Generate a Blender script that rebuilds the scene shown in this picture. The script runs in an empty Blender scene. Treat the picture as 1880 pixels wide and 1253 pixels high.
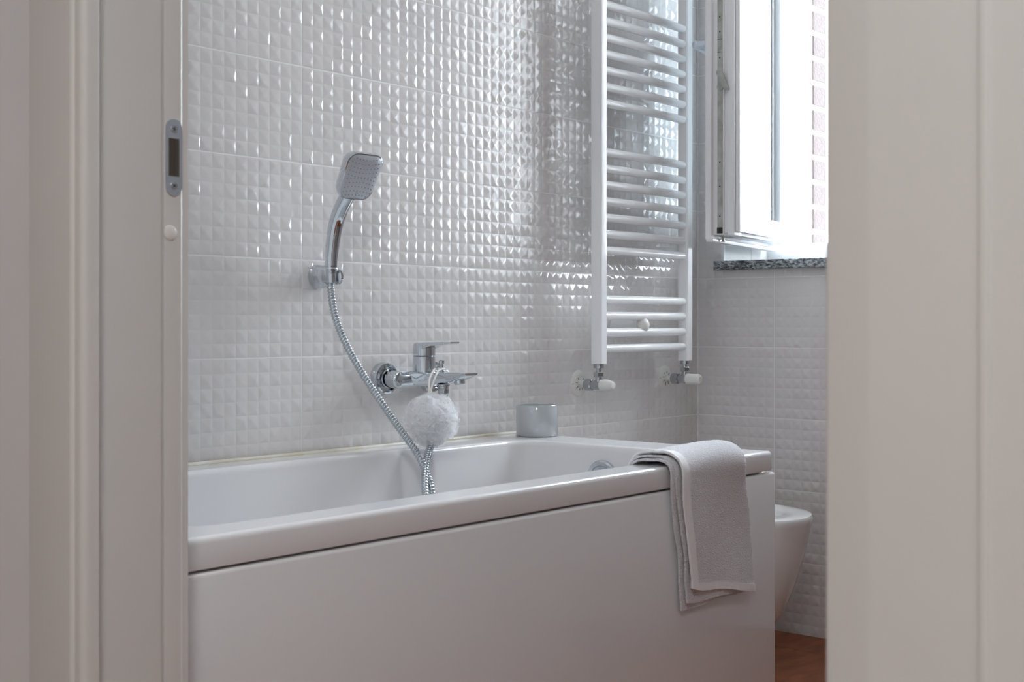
import bpy, bmesh, math, random
from mathutils import Vector, Matrix, noise
random.seed(7)
sc = bpy.context.scene
C = sc.collection
PI = math.pi

# ------------------------------------------------------------------ camera, sky, exposure
CAM = (0.0, -2.0879, 0.8786)
THETA = 0.702133                      # view axis, left of the tiled wall's direction (+X)
cd = bpy.data.cameras.new('camera')
cam = bpy.data.objects.new('camera', cd)
C.objects.link(cam)
cam.location = CAM
cam.rotation_euler = (PI / 2, 0, THETA - PI / 2)
cd.sensor_width = 36.0
cd.lens = 2389.75 / 1880 * 36
cd.shift_y = -(626.5 - 593.54) / 1880
cd.clip_start = 0.02
cd.dof.use_dof = True
cd.dof.focus_distance = 3.0
cd.dof.aperture_fstop = 11.0
sc.camera = cam

world = bpy.data.worlds.new('overcast_sky')
sc.world = world
world.use_nodes = True
bg = world.node_tree.nodes['Background']
bg.inputs['Color'].default_value = (0.805, 0.905, 1.0, 1)
bg.inputs['Strength'].default_value = 29.0

vs = sc.view_settings
vs.view_transform = 'Standard'
vs.look = 'None'
vs.gamma = 1.0
vs.use_curve_mapping = False
vs.exposure = 0.0
sc.cycles.transparent_max_bounces = 24
sc.cycles.diffuse_bounces = 8

# sampling guide in the window opening (a portal gives no light of its own)
pl = bpy.data.lights.new('window_portal', 'AREA')
pl.shape = 'RECTANGLE'
pl.size, pl.size_y = 0.78, 1.18
pl.cycles.is_portal = True
po = bpy.data.objects.new('window_portal', pl)
C.objects.link(po)
po.location = (3.74, -0.485, 1.64)
po.rotation_euler = (0, PI / 2, 0)       # -Z of the lamp looks into the room (-X)
po.rotation_euler = Vector((-1, 0, 0)).to_track_quat('-Z', 'Y').to_euler()

# ------------------------------------------------------------------ helpers
def tag(o, label=None, cat=None, group=None, kind=None):
    if label: o['label'] = label
    if cat: o['category'] = cat
    if group: o['group'] = group
    if kind: o['kind'] = kind
    return o

def empty(name, loc=(0, 0, 0)):
    o = bpy.data.objects.new(name, None)
    C.objects.link(o)
    o.location = loc
    o.empty_display_size = 0.05
    return o

def link(name, me, mat=None, parent=None):
    o = bpy.data.objects.new(name, me)
    C.objects.link(o)
    if mat is not None and not me.materials:
        me.materials.append(mat)
    if parent is not None:
        o.parent = parent
        o.matrix_parent_inverse = Matrix.Translation(parent.location).inverted() if parent.parent is None else Matrix.Identity(4)
    return o

def finish(bm, name, mat=None, parent=None, smooth=35, recalc=True):
    if recalc:
        bmesh.ops.recalc_face_normals(bm, faces=bm.faces)
    me = bpy.data.meshes.new(name)
    bm.to_mesh(me)
    bm.free()
    if smooth is not None:
        me.polygons.foreach_set('use_smooth', [True] * len(me.polygons))
        me.set_sharp_from_angle(angle=math.radians(smooth))
    return link(name, me, mat, parent)

def add_box(bm, a, b, bev=0.0, seg=2):
    t = bmesh.new()
    bmesh.ops.create_cube(t, size=1)
    for v in t.verts:
        v.co = Vector([(a[i] + b[i]) / 2 + v.co[i] * (b[i] - a[i]) for i in range(3)])
    if bev > 0:
        bmesh.ops.bevel(t, geom=list(t.edges), offset=bev, segments=seg, profile=0.5, affect='EDGES')
    merge(bm, t)

def merge(bm, t, M=None):
    mp = {}
    for v in t.verts:
        mp[v] = bm.verts.new(M @ v.co if M is not None else v.co)
    for f in t.faces:
        try: bm.faces.new([mp[v] for v in f.verts])
        except ValueError: pass
    t.free()

def box(name, a, b, mat, parent=None, bev=0.0, seg=2):
    bm = bmesh.new()
    add_box(bm, a, b, bev, seg)
    return finish(bm, name, mat, parent)

def rings(bm, rs, close=True, cap0=False, cap1=False):
    vr = [[bm.verts.new(p) for p in r] for r in rs]
    n = len(vr[0])
    for i in range(len(vr) - 1):
        for j in range(n if close else n - 1):
            k = (j + 1) % n
            bm.faces.new((vr[i][j], vr[i][k], vr[i + 1][k], vr[i + 1][j]))
    if cap0: bm.faces.new(vr[0])
    if cap1: bm.faces.new(list(reversed(vr[-1])))
    return vr

def frame_of(d):
    d = Vector(d).normalized()
    up = Vector((0, 0, 1)) if abs(d.z) < 0.95 else Vector((1, 0, 0))
    a = d.cross(up).normalized()
    return a, d.cross(a).normalized()

def add_lathe(bm, origin, axis, prof, n=32, cap=True):
    o = Vector(origin); ax = Vector(axis).normalized(); a, b = frame_of(ax)
    rs = [[o + ax * h + (a * math.cos(2 * PI * k / n) + b * math.sin(2 * PI * k / n)) * r for k in range(n)] for h, r in prof]
    rings(bm, rs, True, cap, cap)

def lathe(name, origin, axis, prof, mat, parent=None, n=32, smooth=35):
    bm = bmesh.new()
    add_lathe(bm, origin, axis, prof, n)
    return finish(bm, name, mat, parent, smooth)

def catmull(pts, per):
    P = [Vector(p) for p in pts]
    P = [P[0] * 2 - P[1]] + P + [P[-1] * 2 - P[-2]]
    out = []
    for i in range(1, len(P) - 2):
        for k in range(per):
            t = k / per
            out.append(0.5 * ((2 * P[i]) + (P[i + 1] - P[i - 1]) * t + (2 * P[i - 1] - 5 * P[i] + 4 * P[i + 1] - P[i + 2]) * t * t
                              + (3 * P[i] - P[i - 1] - 3 * P[i + 1] + P[i + 2]) * t ** 3))
    out.append(P[-2])
    return out

def resample(pts, step):
    out = [pts[0].copy()]; acc = 0.0
    for i in range(1, len(pts)):
        a, b = pts[i - 1], pts[i]
        L = (b - a).length
        while acc + L >= step:
            t = (step - acc) / L
            a = a.lerp(b, t); L = (b - a).length; acc = 0.0
            out.append(a.copy())
        acc += L
    return out

def add_tube(bm, path, rad, n=12, cap=True):
    path = [Vector(p) for p in path]
    t0 = (path[1] - path[0]).normalized()
    a, b = frame_of(t0)
    rs = []
    for i, p in enumerate(path):
        t = (path[min(i + 1, len(path) - 1)] - path[max(i - 1, 0)]).normalized()
        a = (a - t * a.dot(t)).normalized(); b = t.cross(a)
        r = rad(i) if callable(rad) else rad
        rs.append([p + (a * math.cos(2 * PI * k / n) + b * math.sin(2 * PI * k / n)) * r for k in range(n)])
    rings(bm, rs, True, cap, cap)

def tube(name, path, rad, mat, parent=None, n=12):
    bm = bmesh.new()
    add_tube(bm, path, rad, n)
    return finish(bm, name, mat, parent, 50)

def prism(bm, poly, z0, z1):
    rings(bm, [[(x, y, z0) for x, y in poly], [(x, y, z1) for x, y in poly]], True, True, True)

def rounded(corners, seg=6):
    """closed polygon with rounded corners; corners = (x, y, r)"""
    out = []; n = len(corners)
    for i in range(n):
        p = Vector(corners[i][:2]); r = corners[i][2]
        a = Vector(corners[i - 1][:2]); b = Vector(corners[(i + 1) % n][:2])
        da = (a - p).normalized(); db = (b - p).normalized()
        if r <= 1e-6:
            out.append(p); continue
        ang = da.angle(db); d = r / math.tan(ang / 2)
        c = p + (da + db).normalized() * (r / math.sin(ang / 2))
        s = p + da * d - c; e = p + db * d - c
        a0 = math.atan2(s.y, s.x); a1 = math.atan2(e.y, e.x)
        dl = (a1 - a0 + PI) % (2 * PI) - PI
        for k in range(seg + 1):
            t = a0 + dl * k / seg
            out.append(c + Vector((math.cos(t), math.sin(t))) * r)
    return out

# ------------------------------------------------------------------ materials
def principled(name, col, rough=0.5, metal=0.0, spec=0.5, coat=0.0, **kw):
    m = bpy.data.materials.new(name)
    m.use_nodes = True
    b = m.node_tree.nodes['Principled BSDF']
    b.inputs['Base Color'].default_value = (*col, 1)
    b.inputs['Roughness'].default_value = rough
    b.inputs['Metallic'].default_value = metal
    b.inputs['Specular IOR Level'].default_value = spec
    b.inputs['Coat Weight'].default_value = coat
    b.inputs['Coat Roughness'].default_value = 0.05
    for k, v in kw.items():
        b.inputs[k].default_value = v
    return m

def nodes(m):
    return m.node_tree.nodes, m.node_tree.links, m.node_tree.nodes['Principled BSDF']

def add_noise_color(m, c1, c2, scale, detail=4, stretch=(1, 1, 1), lo=0.35, hi=0.65, rot=(0, 0, 0)):
    N, L, b = nodes(m)
    tc = N.new('ShaderNodeTexCoord'); mp = N.new('ShaderNodeMapping')
    mp.inputs['Scale'].default_value = stretch; mp.inputs['Rotation'].default_value = rot
    nz = N.new('ShaderNodeTexNoise'); nz.inputs['Scale'].default_value = scale; nz.inputs['Detail'].default_value = detail
    cr = N.new('ShaderNodeValToRGB')
    cr.color_ramp.elements[0].position = lo; cr.color_ramp.elements[0].color = (*c1, 1)
    cr.color_ramp.elements[1].position = hi; cr.color_ramp.elements[1].color = (*c2, 1)
    L.new(tc.outputs['Object'], mp.inputs['Vector']); L.new(mp.outputs['Vector'], nz.inputs['Vector'])
    L.new(nz.outputs['Fac'], cr.inputs['Fac']); L.new(cr.outputs['Color'], b.inputs['Base Color'])
    return nz, cr

def add_bump(m, scale, strength, dist=0.001, detail=3):
    N, L, b = nodes(m)
    tc = N.new('ShaderNodeTexCoord')
    nz = N.new('ShaderNodeTexNoise'); nz.inputs['Scale'].default_value = scale; nz.inputs['Detail'].default_value = detail
    bp = N.new('ShaderNodeBump'); bp.inputs['Strength'].default_value = strength; bp.inputs['Distance'].default_value = dist
    L.new(tc.outputs['Object'], nz.inputs['Vector']); L.new(nz.outputs['Fac'], bp.inputs['Height'])
    L.new(bp.outputs['Normal'], b.inputs['Normal'])

M = {}
M['tile'] = principled('glazed_tile', (0.70, 0.675, 0.665), 0.10, spec=0.6)
add_noise_color(M['tile'], (0.69, 0.665, 0.655), (0.71, 0.687, 0.678), 3.0)
M['flat_tile'] = principled('smooth_tile', (0.70, 0.69, 0.67), 0.18)
add_noise_color(M['flat_tile'], (0.68, 0.67, 0.65), (0.72, 0.71, 0.69), 8.0)
M['grout'] = principled('grout', (0.82, 0.81, 0.80), 0.6)
add_noise_color(M['grout'], (0.80, 0.79, 0.78), (0.85, 0.84, 0.83), 60)
M['acrylic'] = principled('sanitary_acrylic', (0.74, 0.735, 0.74), 0.09, spec=0.55)
add_noise_color(M['acrylic'], (0.735, 0.73, 0.735), (0.745, 0.74, 0.745), 2)
M['ceramic'] = principled('sanitary_ceramic', (0.76, 0.75, 0.74), 0.08)
add_noise_color(M['ceramic'], (0.75, 0.74, 0.73), (0.77, 0.76, 0.75), 2)
M['silicone'] = principled('silicone', (0.72, 0.69, 0.60), 0.4)
add_noise_color(M['silicone'], (0.64, 0.59, 0.45), (0.78, 0.76, 0.70), 14)
M['chrome'] = principled('chrome', (0.60, 0.635, 0.67), 0.07, metal=1.0)
add_bump(M['chrome'], 6, 0.01)
M['steel'] = principled('hose_steel', (0.50, 0.54, 0.57), 0.22, metal=1.0)
add_bump(M['steel'], 40, 0.03)
M['satin'] = principled('satin_nickel', (0.66, 0.71, 0.78), 0.38, metal=1.0)
add_bump(M['satin'], 300, 0.05, 0.0002)
M['valve_metal'] = principled('plated_brass', (0.50, 0.52, 0.54), 0.25, metal=1.0)
add_bump(M['valve_metal'], 90, 0.1, 0.0005)
M['spray'] = principled('spray_plate', (0.55, 0.57, 0.61), 0.35, metal=0.35)
add_bump(M['spray'], 50, 0.02)
M['rubber'] = principled('nozzle_rubber', (0.30, 0.34, 0.40), 0.45)
add_bump(M['rubber'], 100, 0.05)
M['enamel'] = principled('radiator_enamel', (0.86, 0.87, 0.88), 0.16)
add_bump(M['enamel'], 30, 0.01)
M['plastic'] = principled('white_plastic', (0.74, 0.73, 0.70), 0.35)
add_bump(M['plastic'], 40, 0.02)
M['old_plastic'] = principled('aged_plastic', (0.55, 0.50, 0.40), 0.5)
add_bump(M['old_plastic'], 40, 0.05)
M['upvc'] = principled('window_upvc', (0.88, 0.88, 0.89), 0.22)
add_bump(M['upvc'], 20, 0.01)
M['fitting'] = principled('window_fitting', (0.38, 0.38, 0.35), 0.4, metal=0.6)
add_noise_color(M['fitting'], (0.32, 0.32, 0.29), (0.45, 0.45, 0.42), 40)
M['dark'] = principled('dark_gap', (0.02, 0.02, 0.02), 0.7)
add_bump(M['dark'], 60, 0.05)
M['pocket'] = principled('dark_bronze', (0.10, 0.085, 0.07), 0.45, metal=0.4)
add_bump(M['pocket'], 60, 0.05)
M['paint'] = principled('door_lacquer', (0.64, 0.632, 0.61), 0.38)
add_noise_color(M['paint'], (0.63, 0.622, 0.60), (0.65, 0.642, 0.62), 3)
M['wall_paint'] = principled('wall_paint', (0.72, 0.72, 0.715), 0.85)
add_noise_color(M['wall_paint'], (0.71, 0.71, 0.705), (0.73, 0.73, 0.725), 5)
M['greige'] = principled('greige_wall', (0.36, 0.34, 0.33), 0.6)
add_noise_color(M['greige'], (0.34, 0.32, 0.31), (0.38, 0.36, 0.35), 5)
M['ceiling'] = principled('ceiling_paint', (0.80, 0.79, 0.77), 0.9)
add_bump(M['ceiling'], 80, 0.05)
M['floor_tile'] = principled('brown_floor_tile', (0.24, 0.085, 0.037), 0.5, spec=0.3)
add_noise_color(M['floor_tile'], (0.17, 0.052, 0.022), (0.34, 0.120, 0.052), 9, 8, (1, 3, 1), 0.3, 0.7)
M['floor_grout'] = principled('floor_grout', (0.40, 0.30, 0.24), 0.8)
add_bump(M['floor_grout'], 80, 0.2)
M['brick'] = principled('red_brick', (0.025, 0.0150, 0.0128), 0.9)
add_noise_color(M['brick'], (0.020, 0.0112, 0.0092), (0.033, 0.0205, 0.0178), 70, 6)
add_bump(M['brick'], 120, 0.6, 0.004)
M['mortar'] = principled('mortar', (0.66, 0.63, 0.58), 0.9)
add_bump(M['mortar'], 100, 0.4, 0.003)
M['cup'] = principled('grey_glazed_glass', (0.43, 0.455, 0.47), 0.04, spec=0.9, coat=1.0)
add_bump(M['cup'], 10, 0.01)
M['towel'] = principled('white_terry', (0.87, 0.86, 0.89), 0.95, spec=0.1)
M['towel'].node_tree.nodes['Principled BSDF'].inputs['Sheen Weight'].default_value = 0.3
add_bump(M['towel'], 380, 1.0, 0.007, 4)
M['towel_band'] = principled('woven_border', (0.84, 0.83, 0.85), 0.85, spec=0.15)
add_bump(M['towel_band'], 900, 0.4, 0.001, 2)
M['cord'] = principled('cotton_cord', (0.80, 0.78, 0.74), 0.9)
add_bump(M['cord'], 600, 0.6, 0.001)
M['glow'] = principled('fill_diffuser', (0.9, 0.9, 0.9), 0.5)  # glowing cover of the added fill lamps
M['glow'].node_tree.nodes['Principled BSDF'].inputs['Emission Color'].default_value = (1.0, 0.88, 0.76, 1)
M['glow'].node_tree.nodes['Principled BSDF'].inputs['Emission Strength'].default_value = 1.0
add_bump(M['glow'], 30, 0.01)

# puff net: diffuse + translucent + a little see-through
m = bpy.data.materials.new('sponge_net'); m.use_nodes = True
N = m.node_tree.nodes; L = m.node_tree.links
N.remove(N['Principled BSDF'])
d = N.new('ShaderNodeBsdfDiffuse'); d.inputs['Color'].default_value = (0.985, 0.985, 0.99, 1)
t = N.new('ShaderNodeBsdfTranslucent'); t.inputs['Color'].default_value = (0.985, 0.985, 0.99, 1)
tr = N.new('ShaderNodeBsdfTransparent')
mx = N.new('ShaderNodeMixShader'); mx.inputs['Fac'].default_value = 0.55
mx2 = N.new('ShaderNodeMixShader'); mx2.inputs['Fac'].default_value = 0.58
L.new(d.outputs[0], mx.inputs[1]); L.new(t.outputs[0], mx.inputs[2])
L.new(mx.outputs[0], mx2.inputs[1]); L.new(tr.outputs[0], mx2.inputs[2])
L.new(mx2.outputs[0], N['Material Output'].inputs['Surface'])
M['net'] = m

# window glass (thin pane: reflects, lets light straight through)
m = bpy.data.materials.new('window_glass'); m.use_nodes = True
N = m.node_tree.nodes; L = m.node_tree.links
N.remove(N['Principled BSDF'])
tr = N.new('ShaderNodeBsdfTransparent'); tr.inputs['Color'].default_value = (0.90, 0.94, 0.96, 1)
gl = N.new('ShaderNodeBsdfGlossy'); gl.inputs['Roughness'].default_value = 0.0
fr = N.new('ShaderNodeFresnel'); fr.inputs['IOR'].default_value = 1.7
mx = N.new('ShaderNodeMixShader')
L.new(fr.outputs[0], mx.inputs['Fac']); L.new(tr.outputs[0], mx.inputs[1]); L.new(gl.outputs[0], mx.inputs[2])
L.new(mx.outputs[0], N['Material Output'].inputs['Surface'])
M['glass'] = m

# granite
m = principled('grey_granite', (0.3, 0.32, 0.33), 0.35); M['granite'] = m
N, L, b = nodes(m)
tc = N.new('ShaderNodeTexCoord'); mp = N.new('ShaderNodeMapping')
mp.inputs['Rotation'].default_value = (0.5, 0, 0); mp.inputs['Scale'].default_value = (1.0, 0.75, 1.9)
nz = N.new('ShaderNodeTexNoise'); nz.inputs['Scale'].default_value = 115; nz.inputs['Detail'].default_value = 4; nz.inputs['Roughness'].default_value = 0.65
cr = N.new('ShaderNodeValToRGB')
for e, (p, c) in zip([cr.color_ramp.elements[0], cr.color_ramp.elements.new(0.47), cr.color_ramp.elements.new(0.55), cr.color_ramp.elements[-1]],
                     [(0.40, (0.03, 0.035, 0.04)), (0.47, (0.13, 0.145, 0.155)), (0.55, (0.32, 0.35, 0.36)), (0.66, (0.62, 0.66, 0.68))]):
    e.position = p; e.color = (*c, 1)
L.new(tc.outputs['Object'], mp.inputs['Vector']); L.new(mp.outputs['Vector'], nz.inputs['Vector'])
L.new(nz.outputs['Fac'], cr.inputs['Fac']); L.new(cr.outputs['Color'], b.inputs['Base Color'])

# ------------------------------------------------------------------ the room shell
S0 = 3.3274                 # window wall plane (x)
XD = 0.92                   # bathroom side of the door wall
YR = -2.10                  # right wall of the bathroom
HZ = 2.626                  # ceiling
PW, PH = 0.512452, 0.202    # tile pitch
CX, CZ = 0.02836, 0.02857   # relief cell
NY0, NY1 = -0.0862, -0.8822 # window niche
NZ0, NZ1 = 1.034, 2.222

wall_left = box('wall_left', (XD - 0.14, 0.0003, 0), (S0 + 0.44, 0.16, HZ), M['grout'])
tag(wall_left, 'white wall of glossy raised pyramid tiles behind the bathtub', kind='structure')

bm = bmesh.new()
add_box(bm, (S0 + 0.0003, NY0, 0), (3.763, 0.0012, HZ))
add_box(bm, (3.655, -0.150, NZ0), (3.763, NY0, NZ1))
add_box(bm, (S0 + 0.0003, NY1, 0), (3.763, NY0, NZ0))
add_box(bm, (S0 + 0.0003, NY1, NZ1), (3.763, NY0, HZ))
add_box(bm, (S0 + 0.0003, YR - 0.1, 0), (3.763, NY1, HZ))
wall_back = finish(bm, 'wall_back', M['grout'])
tag(wall_back, 'white pyramid-tiled wall around and below the window', kind='structure')

wall_right = box('wall_right', (XD, YR - 0.1, 0), (S0, YR, HZ), M['greige'])
tag(wall_right, 'greige bathroom wall opposite the bathtub', kind='structure')

def cell_h(fx, fz, ax, az, h):
    v = min(fx / ax, (1 - fx) / (1 - ax), fz / az, (1 - fz) / (1 - az))
    return h * (v if v > 0.06 else v * v / 0.12 + 0.03 * (v / 0.06))

FR = [0.0, 0.035, 0.1, 0.2, 0.3, 0.4, 0.5, 0.6, 0.7, 0.8, 0.9, 0.965]
def tile_mesh(nc, nr, seed):
    rnd = random.Random(seed)
    sub = len(FR)
    W, Hh = nc * CX, nr * CZ
    g = 0.0003
    nx, nz = nc * sub, nr * sub
    prm = {(i, j): (rnd.uniform(0.34, 0.80), rnd.uniform(0.30, 0.70), rnd.uniform(0.0010, 0.0027)) for i in range(nc) for j in range(nr)}
    bm = bmesh.new()
    vs_ = []
    for j in range(nz + 1):
        row = []
        for i in range(nx + 1):
            ci, cj = min(i // sub, nc - 1), min(j // sub, nr - 1)
            fx = FR[i - ci * sub] if i - ci * sub < sub else 1.0
            fz = FR[j - cj * sub] if j - cj * sub < sub else 1.0
            y = -cell_h(fx, fz, *prm[(ci, cj)])
            x = min(max((ci + fx) * CX, g), W - g); z = min(max((cj + fz) * CZ, g), Hh - g)
            row.append(bm.verts.new((x, y, z)))
        vs_.append(row)
    for j in range(nz):
        for i in range(nx):
            bm.faces.new((vs_[j][i], vs_[j][i + 1], vs_[j + 1][i + 1], vs_[j + 1][i]))
    # sides down to the bedding
    border = [vs_[0][i] for i in range(nx + 1)] + [vs_[j][nx] for j in range(1, nz + 1)] + [vs_[nz][i] for i in range(nx - 1, -1, -1)] + [vs_[j][0] for j in range(nz - 1, 0, -1)]
    low = [bm.verts.new((v.co.x, 0.004, v.co.z)) for v in border]
    nb = len(border)
    for k in range(nb):
        q = (k + 1) % nb
        bm.faces.new((border[k], low[k], low[q], border[q]))
    me = bpy.data.meshes.new('tile')
    bm.normal_update()
    bm.to_mesh(me); bm.free()
    me.polygons.foreach_set('use_smooth', [True] * len(me.polygons))
    me.set_sharp_from_angle(angle=math.radians(60))
    me.materials.append(M['tile'])
    return me

TM = {}
def tiles(nc, nr, var):
    k = (nc, nr, var)
    if k not in TM: TM[k] = tile_mesh(nc, nr, nc * 1000 + nr * 100 + var)
    return TM[k]

def place_tile(me, parent, loc, rz=0.0):
    o = bpy.data.objects.new('tile', me)
    C.objects.link(o)
    o.parent = parent
    o.location = loc
    o.rotation_euler = (0, 0, rz)
    return o

# long wall: columns counted from the window corner, rows from the floor
for k in range(5):
    for r in range(13):
        if r < 3 and k >= 2: continue                 # behind the bathtub
        if k < 4:
            place_tile(tiles(18, 7, (k * 5 + r * 3) % 4), wall_left, (S0 - PW * (k + 1) + 0.001, 0, r * PH + 0.001))
        else:
            place_tile(tiles(12, 7, r % 2), wall_left, (S0 - PW * 4 - 12 * CX - 0.001, 0, r * PH + 0.001))
# window wall: first column is a half tile; the niche is left open
for r in range(13):
    z = r * PH + 0.001
    inz = 5 <= r <= 10
    def wt(nc, nr, var, y, zz=None):
        place_tile(tiles(nc, nr, var), wall_back, (S0, y, zz if zz is not None else z), -PI / 2)
    if not inz:
        wt(9, 7, r % 2, -0.0004)
        wt(18, 7, (r * 3 + 1) % 4, -0.2562 - 0.001)
    else:
        wt(3, 7, r % 2, -0.0004)
        if r == 5:
            wt(6, 1, 0, -3 * CX - 0.0004); wt(18, 1, 0, -0.2562 - 0.001); wt(4, 1, 0, -0.2562 - PW - 0.001)
    if not inz: wt(18, 7, (r * 3) % 4, -0.2562 - PW - 0.001)
    else: wt(14, 7, r % 2, -0.2562 - PW - 4 * CX - 0.001)
    wt(18, 7, (r + 2) % 4, -0.2562 - 2 * PW - 0.001)
    wt(10, 7, 0, -0.2562 - 3 * PW - 0.001)

# niche lining: smooth tiles on the cheek beside the open sash, and a corner trim
zz = 1.0606
k = 0
while zz < NZ1 - 0.01:
    z1 = min(zz + 0.2, NZ1)
    for (xa, xb) in ((S0 + 0.004, 3.485), (3.487, 3.584)):
        o = box('tile', (xa, NY0 - 0.004, zz), (xb, NY0 + 0.002, z1 - 0.002), M['flat_tile'], wall_back, 0.0008, 1)
        o2 = box('tile', (xa, NY1 - 0.002, zz), (xb, NY1 + 0.004, z1 - 0.002), M['flat_tile'], wall_back, 0.0008, 1)
    zz = z1
bm = bmesh.new()
add_box(bm, (S0 - 0.004, NY0 - 0.006, 1.0606), (S0 + 0.004, NY0 + 0.004, NZ1), 0.001, 1)
tr1 = finish(bm, 'trim_1', M['upvc'])
tag(tr1, 'thin white corner strip on the tiled window reveal', kind='structure')

# corner joint between the two tiled walls
cj = box('trim_2', (S0 - 0.004, -0.004, 0.0), (S0 + 0.004, 0.003, HZ), M['grout'])
tag(cj, 'pale grout line in the corner of the tiled walls', kind='structure')

# floor
floor = box('floor', (-1.7, -3.3, -0.10), (S0 + 0.1, 0.72, -0.0035), M['floor_grout'])
tag(floor, 'reddish brown tiled floor beside the bidet', kind='structure')
fx1 = S0
xs = [S0, 3.165]
while xs[-1] > -1.7: xs.append(xs[-1] - 0.33)
ysf = [0.0]
while ysf[-1] > -3.2: ysf.append(ysf[-1] - 0.66)
FT = {}
for i in range(len(xs) - 1):
    for j in range(len(ysf) - 1):
        a, b_ = xs[i + 1], xs[i]
        wv = round(b_ - a, 3)
        if wv not in FT:
            bm = bmesh.new()
            add_box(bm, (0.001, -0.659, -0.012), (wv - 0.001, -0.001, 0.0), 0.0012, 1)
            bmesh.ops.recalc_face_normals(bm, faces=bm.faces)
            me = bpy.data.meshes.new('floor_tile'); bm.to_mesh(me); bm.free(); me.materials.append(M['floor_tile']); FT[wv] = me
        o = bpy.data.objects.new('floor_tile', FT[wv]); C.objects.link(o); o.parent = floor
        o.location = (a, ysf[j], 0)

ceiling = box('ceiling', (-1.8, -3.4, HZ), (3.763, 0.72, HZ + 0.12), M['ceiling'])
tag(ceiling, 'plain white ceiling above the bathroom', kind='structure')

# door wall with the opening, hallway shell
DY0, DY1 = -0.7783, -1.7300       # raw opening (jamb boards line it)
DZ = 2.12
bm = bmesh.new()
add_box(bm, (0.79, DY0, 0), (XD, 0.72, HZ))
add_box(bm, (0.79, -3.4, 0), (XD, DY1, HZ))
add_box(bm, (0.79, DY1, DZ), (XD, DY0, HZ))
wall_front = finish(bm, 'wall_front', M['wall_paint'])
tag(wall_front, 'pale grey hallway wall beside the door casing', kind='structure')
hw = box('wall_hallway_back', (-1.8, -3.4, 0), (-1.7, 0.72, HZ), M['wall_paint'])
tag(hw, 'plain hallway wall facing the bathroom door', kind='structure')
hw = box('wall_hallway_left', (-1.7, 0.60, 0), (0.79, 0.72, HZ), M['wall_paint'])
tag(hw, 'plain hallway end wall beyond the door casing', kind='structure')
hw = box('wall_hallway_right', (-1.7, -3.4, 0), (0.79, -3.3, HZ), M['wall_paint'])
tag(hw, 'plain hallway end wall opposite the other one', kind='structure')

# ------------------------------------------------------------------ door lining (pocket door), strike plate
door = empty('door_1', (0.85, DY0, 0))
tag(door, 'grey-white lacquered door lining and casing framing the view', kind='structure')
JY = -0.7883                                    # face of the lining with the strike plate
def vprof(name, poly, z0=0.0, z1=DZ, mat=None, parent=None):
    bm = bmesh.new(); prism(bm, poly, z0, z1)
    return finish(bm, name, mat or M['paint'], parent, 40)
# hallway-side casing: flat board with a rounded inner edge
vprof('casing', rounded([(0.79, -0.712, 0), (0.79, -0.802, 0), (0.775, -0.802, 0.006), (0.775, -0.712, 0.003)]), mat=M['paint'], parent=door)
vprof('casing_edge', rounded([(0.80, -0.790, 0), (0.80, -0.8165, 0.001), (0.779, -0.8165, 0.008), (0.779, -0.790, 0.002)]), mat=M['paint'], parent=door)
vprof('jamb_board', rounded([(0.8182, JY + 0.03, 0), (0.9003, JY + 0.03, 0), (0.9003, JY, 0.0012), (0.8182, JY, 0.0015)]), mat=M['paint'], parent=door)
vprof('jamb_rebate', [(0.785, JY + 0.03), (0.94, JY + 0.03), (0.94, JY + 0.004), (0.785, JY + 0.004)], mat=M['paint'], parent=door)
strip = vprof('jamb_strip', rounded([(0.9040, JY + 0.03, 0), (0.9310, JY + 0.03, 0), (0.9310, JY - 0.0004, 0.0055), (0.9040, JY, 0.0012)], 8), mat=M['paint'], parent=door)
# strike plate: stadium plate, pocket, two countersunk screws
sp = empty('strike_plate', (0.9165, JY, 1.0745)); sp.parent = door; sp.matrix_parent_inverse = Matrix.Translation(door.location).inverted()
def plate_poly(w, h, r, n=8):
    return rounded([(-w / 2, -h / 2, r), (w / 2, -h / 2, r), (w / 2, h / 2, r), (-w / 2, h / 2, r)], n)
bm = bmesh.new()
outer = plate_poly(0.0225, 0.091, 0.0110); inner = plate_poly(0.0135, 0.0430, 0.0018)
cx, cz = 0.9162, 1.0745
def loop_at(poly, y, dz=0.0): return [bm.verts.new((cx + p.x, y, cz + dz + p.y)) for p in poly]
o0 = loop_at(outer, JY - 0.0002); o1 = loop_at(outer, JY - 0.0016)
i1 = loop_at(inner, JY - 0.0016); i0 = loop_at(inner, JY + 0.0005)
for A, B in ((o0, o1), (i1, i0)):
    for k in range(len(A)):
        q = (k + 1) % len(A); bm.faces.new((A[k], A[q], B[q], B[k]))
ed = []
for A in (o1, i1):
    for k in range(len(A)):
        ed.append(bm.edges.get((A[k], A[(k + 1) % len(A)])))
bmesh.ops.triangle_fill(bm, edges=ed, use_beauty=True)
pm = finish(bm, 'plate', M['satin'], None, 30); pm.parent = sp; pm.matrix_parent_inverse = Matrix.Translation(sp.location).inverted()
pk = bmesh.new()
add_box(pk, (cx - 0.0075, JY - 0.0003, cz - 0.0225), (cx + 0.0075, JY + 0.0002, cz + 0.0225))
add_box(pk, (cx - 0.0075, JY - 0.0019, cz - 0.0225), (cx - 0.0060, JY - 0.0002, cz + 0.0225), 0.0003, 1)
add_box(pk, (cx + 0.0060, JY - 0.0019, cz - 0.0225), (cx + 0.0075, JY - 0.0002, cz + 0.0225), 0.0003, 1)
add_box(pk, (cx - 0.0075, JY - 0.0019, cz + 0.0210), (cx + 0.0075, JY - 0.0002, cz + 0.0225), 0.0003, 1)
add_box(pk, (cx - 0.0075, JY - 0.0019, cz - 0.0225), (cx + 0.0075, JY - 0.0002, cz - 0.0210), 0.0003, 1)
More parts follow.
